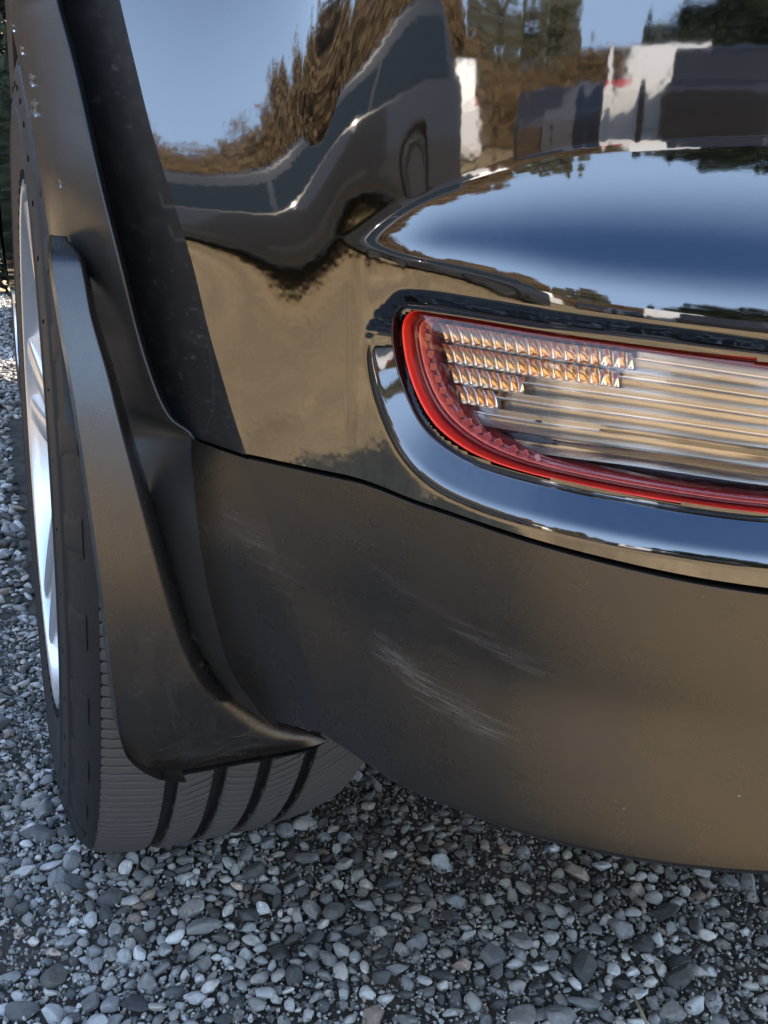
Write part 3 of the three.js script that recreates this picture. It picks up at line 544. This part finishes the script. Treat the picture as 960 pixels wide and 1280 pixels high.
function stoneGeo(k, detail) {
  let g = mergeVertices(new THREE.IcosahedronGeometry(1, detail).deleteAttribute('normal').deleteAttribute('uv'));
  const P = g.attributes.position, C = new Float32Array(P.count * 3), planes = [];
  for (let i = 0; i < 13; i++) planes.push([new THREE.Vector3(rr(-1, 1), rr(-1, 1), rr(-1, 1)).normalize(), rr(.52, .86)]);
  const v = new THREE.Vector3(), sy = rr(.55, .8), sz = rr(.7, 1);
  const vein = new THREE.Vector3(rr(-1, 1), rr(-1, 1), rr(-1, 1)).normalize();
  for (let i = 0; i < P.count; i++) {
    v.fromBufferAttribute(P, i); const o = v.clone();
    for (const [n, d] of planes) { const e = v.dot(n) - d; if (e > 0) v.addScaledVector(n, -e * .985); }
    v.multiplyScalar(1 + .05 * N3(o.x * 2 + k * 9, o.y * 2, o.z * 2) + .035 * N3(o.x * 6, o.y * 6 + k * 5, o.z * 6) + (detail > 2 ? .015 * N3(o.x * 15, o.y * 15, o.z * 15 + k) : 0));
    P.setXYZ(i, v.x, v.y * sy, v.z * sz);
    let c = .82 + .28 * N3(o.x * 2.4 + k, o.y * 2.4, o.z * 2.4) + .22 * N3(o.x * 8, o.y * 8 + k, o.z * 8); 
    if (k % 3 === 0) { const s = Math.abs(v.dot(vein) - .1 + .1 * N3(o.x * 3, o.y * 3, o.z * 3)); if (s < .05) c += .5; }
    C[3 * i] = C[3 * i + 1] = C[3 * i + 2] = Math.max(.3, c);
  }
  g.setAttribute('color', new THREE.BufferAttribute(C, 3)); g.computeVertexNormals(); return g;
}
const stoneG = [], stoneBig = []; for (let k = 0; k < 10; k++) { stoneG.push(stoneGeo(k, 2)); } for (let k = 0; k < 14; k++) stoneBig.push(stoneGeo(k + 30, 4));
const stoneTone = () => { const t = rnd(), v = t < .26 ? rr(.07, .16) : t < .68 ? rr(.20, .40) : rr(.42, .72), w = rnd(); return w < .55 ? [v * 1.06, v, v * .90] : w < .85 ? [v * 1.08, v * .98, v * .84] : w < .95 ? [v * 1.0, v * .90, v * .74] : [v * 1.1, v * .8, v * .6]; };
{
  const mat = new THREE.MeshStandardMaterial({ color: 0xffffff, vertexColors: true, roughness: .78 });
  const q = new THREE.Quaternion(), e = new THREE.Euler(), m4 = new THREE.Matrix4(), big = [], small = [];
  const cells = new Map(), key = (x, z) => Math.floor(x / .03) + ',' + Math.floor(z / .03);
  const free = (x, z, r) => { const a = Math.floor(x / .03), b = Math.floor(z / .03); for (let i = -2; i <= 2; i++) for (let j = -2; j <= 2; j++) for (const o of cells.get((a + i) + ',' + (b + j)) || []) if ((o[0] - x) ** 2 + (o[1] - z) ** 2 < ((o[2] + r) * .70) ** 2) return false; return true; };
  const put = (x, z, r) => { const k = key(x, z); if (!cells.has(k)) cells.set(k, []); cells.get(k).push([x, z, r]); };
  // stones toned darker and browner under the tail of the car
  const tailTone = (x, z) => sst(.40, .26, z + .05 * N3(x * 7, z * 7, 5) - .08 * (x - .3)) * sst(.10, .26, x + .05 * N3(x * 9, z * 9, 15));
  const inTyre = (x, z) => x > .004 && x < .21 && Math.abs(z) < .06;
  const stone = (list, x, z, r, sink) => { e.set(rr(-.5, .5), rr(0, 6.28), rr(-.5, .5)); list.push({ x, z, r, y: .002 + r * sink, rot: e.clone(), sc: [r * rr(.9, 1.35), r * rr(.75, 1.05), r * rr(.85, 1.05)], tone: stoneTone().map((c, i) => c * mix(1, [.62, .57, .51][i], tailTone(x, z))), g: Math.floor(rnd() * 1000) }); put(x, z, r); };
  const scatter = (x0, x1, z0, z1, n, rf, list, sink) => { for (let i = 0; i < n; i++) { const x = rr(x0, x1), z = rr(z0, z1), r = rf(); if (inTyre(x, z) || Math.abs(N3(x * 4, z * 4, 20)) > .74 || !free(x, z, r) || (rnd() < .55 && bare(x, z))) continue; stone(list, x, z, r, sink()); } };
  const bare = (x, z) => sst(.16, .04, Math.abs(z - .19 - .25 * (x - .3))) * sst(.2, .27, x) + .6 * N3(x * 5, z * 5, 40) > .55;
  // the larger stones first, then ever smaller ones between them
  stone(big, -.075, -.05, .018, .3); stone(big, -.06, -.13, .020, .5);
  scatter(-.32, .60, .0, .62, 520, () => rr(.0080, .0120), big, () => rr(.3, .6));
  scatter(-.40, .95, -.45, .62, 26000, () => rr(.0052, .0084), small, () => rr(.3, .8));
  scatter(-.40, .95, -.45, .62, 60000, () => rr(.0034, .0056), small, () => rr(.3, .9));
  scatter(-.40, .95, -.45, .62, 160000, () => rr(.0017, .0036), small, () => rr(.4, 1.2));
  for (let i = 0; i < 70000; i++) { const x = rr(-.40, .95), z = rr(-.45, .62), r = rr(.0009, .0021); if (!inTyre(x, z)) { e.set(rr(0, 6), rr(0, 6), rr(0, 6)); small.push({ x, z, r, y: .006 + r * .3 + .006 * (N3(x * 6, z * 6, 3) + .5 * N3(x * 19, z * 19, 8)), rot: e.clone(), sc: [r * 1.2, r, r], tone: stoneTone().map((c, i) => .8 * c * mix(1, [.55, .48, .42][i], tailTone(x, z))), g: i }); } }
  scatter(-1.1, .0, -2.2, -.45, 9000, () => rr(.007, .014), small, () => rr(.3, .7)); scatter(-1.1, .0, -2.2, -.45, 16000, () => rr(.004, .007), small, () => rr(.3, .8));
  for (const [a, b, c, d, n] of [[-1.4, -.40, -.45, .93, 9000], [-.40, 1.45, .62, .93, 5000], [.95, 1.45, -.4, .62, 2500]]) { scatter(a, b, c, d, n, () => rr(.0055, .011), small, () => rr(.3, .7)); scatter(a, b, c, d, n * 2.5, () => rr(.0025, .0055), small, () => rr(.4, 1)); }
  scatter(-1.3, .2, -13, -7, 12000, () => rr(.013, .026), small, () => rr(.3, .7));
  scatter(-1.3, .1, -7, -2.2, 16000, () => rr(.009, .018), small, () => rr(.3, .7));
  big.sort((a, b) => b.r - a.r);
  const more = small.filter(s => s.z > -.1 && s.x > -.3 && s.x < .4).sort((a, b) => b.r - a.r), need = Math.max(0, 300 - big.length), taken = new Set(more.slice(0, need));
  const shades = []; for (let i = 0; i < 24; i++) { const t = stoneTone(), m = mat.clone(); m.color.setRGB(...t); shades.push(m); }
  for (const s of [...big.slice(0, 300), ...taken]) { const g = (s.r > .0075 ? stoneBig : stoneG), m = mesh('stone', g[s.g % g.length], shades[s.g % 24], bed); m.position.set(s.x, s.y, s.z); m.rotation.copy(s.rot); m.scale.set(...s.sc); }
  const rest = [...big.slice(300), ...small.filter(s => !taken.has(s))], group = stoneG.map(() => []); for (const s of rest) group[s.g % stoneG.length].push(s);
  const holder = new THREE.Group(); holder.name = 'gravel'; holder.userData = { kind: 'stuff', label: 'grey crushed gravel spread round the wheel and under the car', category: 'gravel' }; scene.add(holder);
  group.forEach((L, k) => {
    const im = new THREE.InstancedMesh(stoneG[k], mat, L.length); im.name = 'pebble'; im.userData.kind = 'stuff'; im.castShadow = im.receiveShadow = true;
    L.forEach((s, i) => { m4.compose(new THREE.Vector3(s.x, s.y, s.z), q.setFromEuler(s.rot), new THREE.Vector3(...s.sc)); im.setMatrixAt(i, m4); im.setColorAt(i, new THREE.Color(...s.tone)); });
    holder.add(im);
  });
  console.log('stones', big.length, small.length);
}
{ // dry stalk on the gravel and grass at the edge of the lot
  const t = mesh('dry_stalk', tube([[.338, .010, .462], [.345, .017, .447], [.349, .019, .432], [.357, .012, .418]], .0011, 6), new THREE.MeshStandardMaterial({ color: new THREE.Color(.34, .28, .17), roughness: .8 }));
  t.userData = { label: 'dry pale grass stalk lying on the gravel under the bumper', category: 'stalk' };
  const t2 = mesh('dry_stalk', tube([[-.150, .012, -.055], [-.125, .018, -.06], [-.095, .012, -.05]], .0011, 6), t.material);
  t2.userData = { label: 'dry straw stalk among pale stones left of the tyre', category: 'stalk' };
  const L = []; for (let i = 0; i < 900; i++) { const x = -.36 + rr(-.12, .26), z = -1.0 - rr(0, .55), h = rr(.015, .045), a = rr(0, 6.28), b = rr(-.02, .02); const g = new THREE.BufferGeometry(); const w = .0018; g.setAttribute('position', new THREE.Float32BufferAttribute([x - w * Math.cos(a), 0.004, z - w * Math.sin(a), x + w * Math.cos(a), .004, z + w * Math.sin(a), x + b, h, z + rr(-.02, .02)], 3)); g.setAttribute('uv', new THREE.Float32BufferAttribute([0, 0, 1, 0, .5, 1], 2)); g.computeVertexNormals(); L.push(g); }
  const gr = mesh('grass', merge(L), new THREE.MeshPhysicalMaterial({ color: new THREE.Color(.06, .095, .03), roughness: .9, side: THREE.DoubleSide })); gr.userData = { kind: 'stuff', label: 'green grass growing through the gravel past the wheel', category: 'grass' };
}

// ------------------------------------------------------------------ the parking lot round the car, mirrored in its paint
function makeCar(name, label, pos, turn, o) {
  const t = thing(name, label, o.kind || 'car', pos, turn, o.group), L = o.L, Hh = o.H, W = o.W || 1.78, r = .34, f = L / 2, wb = L * .31, belt = o.belt || Hh * .60;
  const body = new THREE.Shape(); const yb = .22;
  body.moveTo(-f, yb + .12); body.lineTo(-f + .05, yb); 
  for (const c of [-wb, wb]) { body.lineTo(c - r - .06, yb); body.absarc(c, .34, r + .05, Math.PI * 1.08, -.08 * Math.PI, true); }
  body.lineTo(f - .05, yb); body.lineTo(f, yb + .14); body.lineTo(f - .02, belt - .18); body.quadraticCurveTo(f - .08, belt - .03, f - (o.hood ? .25 : .1), belt - (o.hood ? .06 : 0)); body.lineTo(-f + .08, belt); body.quadraticCurveTo(-f - .01, belt - .05, -f, belt - .2); body.closePath();
  const ex = (s, w, bev) => { const g = new THREE.ExtrudeGeometry(s, { depth: w - 2 * bev, bevelEnabled: true, bevelThickness: bev, bevelSize: bev * .8, bevelSegments: 4, curveSegments: 16 }); g.rotateY(-Math.PI / 2); g.translate(w / 2 - bev, 0, 0); return g; };
  mesh('body', ex(body, W, .07), o.paint, t);
  const c0 = -f + (o.rake || .12), c1 = o.hood ? f - 1.25 : f - .35, top = Hh;
  const cab = new THREE.Shape(); cab.moveTo(c0, belt - .05); cab.lineTo(c0 + .28, top - .12); cab.quadraticCurveTo(c0 + .33, top, c0 + .5, top); cab.lineTo(c1 - (o.hood ? .85 : .45), top - .02); cab.quadraticCurveTo(c1 - (o.hood ? .7 : .35), top - .05, c1 - (o.hood ? .55 : .3), top - .16); cab.lineTo(c1, belt - .05); cab.closePath();
  mesh('roof', ex(cab, W - .22, .10), o.paint, t);
  const pane = (z0, z1, z2, z3, y0, y1) => { for (const s of [-1, 1]) { const g = grid(1, 1, (i, j) => [s * ((W - .22) / 2 + .004), j ? y1 : y0, j ? (i ? z2 : z3) : (i ? z1 : z0)]); mesh('window', g, glassDark, t); } };
  const y0 = belt + .02, y1 = top - .14, s0 = c0 + .12, s1 = c1 - .14, u0 = c0 + .32, u1 = c1 - (o.hood ? .62 : .32);
  if (!o.panel) { const m = (a, b) => mix(a, b, .48); pane(s0, m(s0, s1) - .05, m(u0, u1) - .05, u0, y0, y1); pane(m(s0, s1) + .05, s1, u1, m(u0, u1) + .05, y0, y1); }
  else pane(mix(s0, s1, .72), s1, u1, mix(u0, u1, .72), y0, y1);
  const quad = (z0, z1) => grid(1, 1, (i, j) => { const w = (W - .36) / 2 - (j ? .06 : 0); return [i ? w : -w, j ? y1 : y0, j ? z1 : z0]; });
  mesh('windscreen', quad(c1 - .02, c1 - (o.hood ? .54 : .28)), glassDark, t); mesh('rear_window', quad(c0 - .0, c0 + .26), glassDark, t);
  const red = new THREE.MeshPhysicalMaterial({ color: new THREE.Color(.6, .02, .02), roughness: .15, clearcoat: 1 }), clr = new THREE.MeshPhysicalMaterial({ color: new THREE.Color(.85, .86, .88), metalness: .6, roughness: .15, clearcoat: 1 });
  for (const s of [-1, 1]) { mesh('headlight', box(.34, .15, .10, s * (W / 2 - .22), belt - .26, f - .03, .03), clr, t); mesh('tail_lamp', box(.16, o.panel ? .6 : .3, .09, s * (W / 2 - .11), belt - .25 + (o.panel ? .1 : 0), -f + .02, .03), red, t); }
  mesh('bumper', merge([box(W - .06, .20, .14, 0, .40, f - .02, .05), box(W - .06, .20, .14, 0, .40, -f + .02, .05)]), o.trim || trimMat, t);
  mesh('grille', box(W * .5, .14, .05, 0, belt - .28, f - .0, .02), darkMat, t); mesh('number_plate', box(.46, .11, .02, 0, .52, -f - .015, .006), farPaint(.7, .7, .68), t);
  for (const z of [-wb, wb]) for (const s of [-1, 1]) {
    const w = new THREE.Group(); w.name = 'wheel'; w.position.set(s * (W / 2 - .12), .335, z); t.add(w);
    const ty = new THREE.TorusGeometry(.25, .085, 12, 32); ty.rotateY(Math.PI / 2); ty.scale(1.2, 1, 1); mesh('tyre', ty, rubber, w);
    const ri = new THREE.CylinderGeometry(.21, .21, .14, 28); ri.rotateZ(Math.PI / 2); mesh('rim', ri, o.rim || silver, w);
  }
  return t;
}
const polar = (beta, D) => [0.12 - D * Math.sin(rad(beta)), 0, 0.55 + D * Math.cos(rad(beta))];
const darkCar = new THREE.MeshPhysicalMaterial({ color: new THREE.Color(.022, .022, .024), roughness: .3, clearcoat: 1, clearcoatRoughness: .03 });
makeCar('parked_car', 'dark grey estate parked two bays away, seen only in the paint', [-4.75, 0, -.25], Math.PI, { L: 5.0, H: 1.66, paint: darkCar, rim: trimMat });
makeCar('parked_car', 'unseen black estate added ahead of the car to shade the ground', [1.05, 0, -6.6], 0, { L: 4.6, H: 1.62, hood: true, paint: darkCar });  // added out of view so that its shadow covers the ground at left
makeCar('white_van', 'white panel van with red lamps across the lot, seen only in the paint', polar(66.6, 17), rad(-66.6), { L: 4.6, H: 2.7, W: 1.4, belt: 1.35, panel: true, paint: farPaint(.8, .8, .78), kind: 'van' });
makeCar('parked_car', 'black hatchback with pale bumper across the lot, seen only in the paint', polar(55.5, 16), rad(140), { L: 4.1, H: 1.7, paint: farPaint(.03, .03, .035), trim: farPaint(.7, .7, .68) });
makeCar('parked_car', 'brown saloon between a black hatchback and a grey one', polar(52.3, 15), rad(150), { L: 4.5, H: 1.5, hood: true, paint: farPaint(.08, .06, .045) });
makeCar('parked_car', 'grey hatchback beside a white van across the lot', polar(49.0, 14), rad(150), { L: 4.2, H: 1.6, paint: farPaint(.10, .105, .12) });
makeCar('white_van', 'tall white van beside a dark van across the lot', polar(44.6, 12.5), rad(-44), { L: 5, H: 2.5, W: 1.6, belt: 1.3, panel: true, paint: farPaint(.8, .8, .78), kind: 'van' });
makeCar('parked_car', 'tall black estate parked behind the camera, seen only in the paint', polar(37.2, 9.5), rad(-35), { L: 4.6, H: 1.85, W: 1.9, paint: darkCar, rim: trimMat });

function leafCloud(n, f, size) { const P = [], Tn = []; for (let i = 0; i < n; i++) { const [x, y, z] = f(); const s = size * rr(.5, 1.3), a = rr(0, 6.28), b = rr(-1, 1), c = rr(0, 6.28); const ux = Math.cos(a) * s, uz = Math.sin(a) * s, vy = s * rr(.6, 1.4); P.push(x - ux, y - b * s, z - uz, x + ux, y, z + uz, x + Math.cos(c) * s * .4, y + vy, z + Math.sin(c) * s * .4); Tn.push(0, 0, 1, 0, .5, 1); } const g = new THREE.BufferGeometry(); g.setAttribute('position', new THREE.Float32BufferAttribute(P, 3)); g.setAttribute('uv', new THREE.Float32BufferAttribute(Tn, 2)); g.computeVertexNormals(); return g; }
const leafMat = (r, g, b) => new THREE.MeshPhysicalMaterial({ color: new THREE.Color(r, g, b), roughness: .95, side: THREE.DoubleSide });
const bark = new THREE.MeshStandardMaterial({ color: new THREE.Color(.12, .095, .07), roughness: .95 });
function makeTree(name, label, h, w, lean, mat, n, group, base = .12) {
  const t = thing(name, label, 'tree', [0, 0, 0], 0, group);
  const tr = new THREE.CylinderGeometry(.05 * h / 8, .13 * h / 8, h * .8, 8); tr.translate(0, h * .4, 0);
  const limbs = [tr]; for (let i = 0; i < 14; i++) { const y = h * rr(.15, .75), a = rr(0, 6.28), l = w * rr(.5, .9); limbs.push(tube([[0, y, 0], [Math.cos(a) * l * .4, y + l * lean * .5, Math.sin(a) * l * .4], [Math.cos(a) * l * .7, y + l * lean * 1.3, Math.sin(a) * l * .7]], .03 * h / 10, 5)); }
  mesh('trunk', merge(limbs), bark, t);
  const centres = []; for (let i = 0; i < 46; i++) { const y = rr(base, .98), k = Math.sin(Math.PI * Math.pow(mix(.12, .97, (y - base) / (1 - base)), .75)) * .9 + .1, a = rr(0, 6.28), d = Math.sqrt(rnd()) * w * k; centres.push([Math.cos(a) * d, y * h, Math.sin(a) * d, w * rr(.2, .42)]); }
  mesh('crown', leafCloud(n, () => { const c = centres[Math.floor(rnd() * 46)], g = () => (rnd() + rnd() + rnd() - 1.5) * c[3]; return [c[0] + g(), c[1] + g() * (1 + lean), c[2] + g()]; }, h > 13 && w > 2 ? .26 : .18), mat, t);
  return t;
}
function plant(proto, list) { list.forEach(([b, D, k], i) => { const o = i ? proto.clone() : proto; if (i) { o.name = numbered(proto.name); scene.add(o); } const p = polar(b, D); o.position.set(p[0], 0, p[2]); o.rotation.y = rr(0, 6.28); o.scale.set(k * rr(.9, 1.1), k, k * rr(.9, 1.1)); }); }
plant(makeTree('poplar_tree', 'tall thin olive poplar beyond the lot, mirrored in the upper bumper', 17, 1.35, 1.6, leafMat(.15, .14, .085), 8000, 'poplars beyond the lot'), [[63.6, 44, .72], [62.4, 43, .85], [60.6, 44, 1.0], [58.6, 42, .95], [56.4, 45, 1.2], [54.8, 43, .95], [53.4, 46, .7], [38, 50, .9], [46.5, 48, .75], [33, 46, .9], [25, 50, .8], [18, 44, .9], [8, 48, .8], [-5, 46, .9]]);
const bare = makeTree('bare_tree', 'brown bare tree behind the dark grey estate', 15.5, 3.6, .7, leafMat(.19, .135, .085), 12000, 'brown trees beyond the lot', .05);
{ const L = []; for (let b = 72; b < 178; b += 3.4) L.push([b + rr(-.8, .8), 36 + rr(-3, 4), rr(.75, 1.1)]); for (let b = 74; b < 178; b += 5.1) L.push([b, 44 + rr(-2, 4), rr(.9, 1.15)]); plant(bare, L); }
const shrub = makeTree('brown_shrub', 'russet shrub in the hedge line beyond the parked vehicles', 5.2, 2.1, .3, leafMat(.17, .115, .06), 5000, 'shrubs beyond the lot', .02);
{ const L = []; for (let b = -14; b < 78; b += 2.9) L.push([b + rr(-.6, .6), 33 + rr(-2, 4), rr(.7, 1.25)]); for (let b = 70; b < 150; b += 2.6) L.push([b + rr(-.6, .6), 31 + rr(-2, 3), rr(1.7, 2.2)]); plant(shrub, L); }
const ever = makeTree('evergreen_tree', 'dark dense evergreen beyond the lot', 13, 3.2, .4, leafMat(.018, .028, .014), 9000, 'dark evergreens round the lot', .02);
{ const L = [[42.5, 22, .55], [39.6, 21, .72], [36.6, 22, .66], [33.4, 21, .75], [30, 22, .6]]; for (let x = -2.4; x < 3.5; x += 1.5) { const dz = -13 - .55; L.push([Math.atan2(.12 - x, dz) * 180 / Math.PI, Math.hypot(.12 - x, dz), rr(.42, .5)]); } for (let x = -26; x < 30; x += 3.4) { const px = x, pz = -46 + rr(-3, 3); const dx = .12 - px, dz = pz - .55; L.push([Math.atan2(dx, dz) * 180 / Math.PI, Math.hypot(dx, dz), rr(.9, 1.2)]); } plant(ever, L); }
renderer.render(scene, camera);
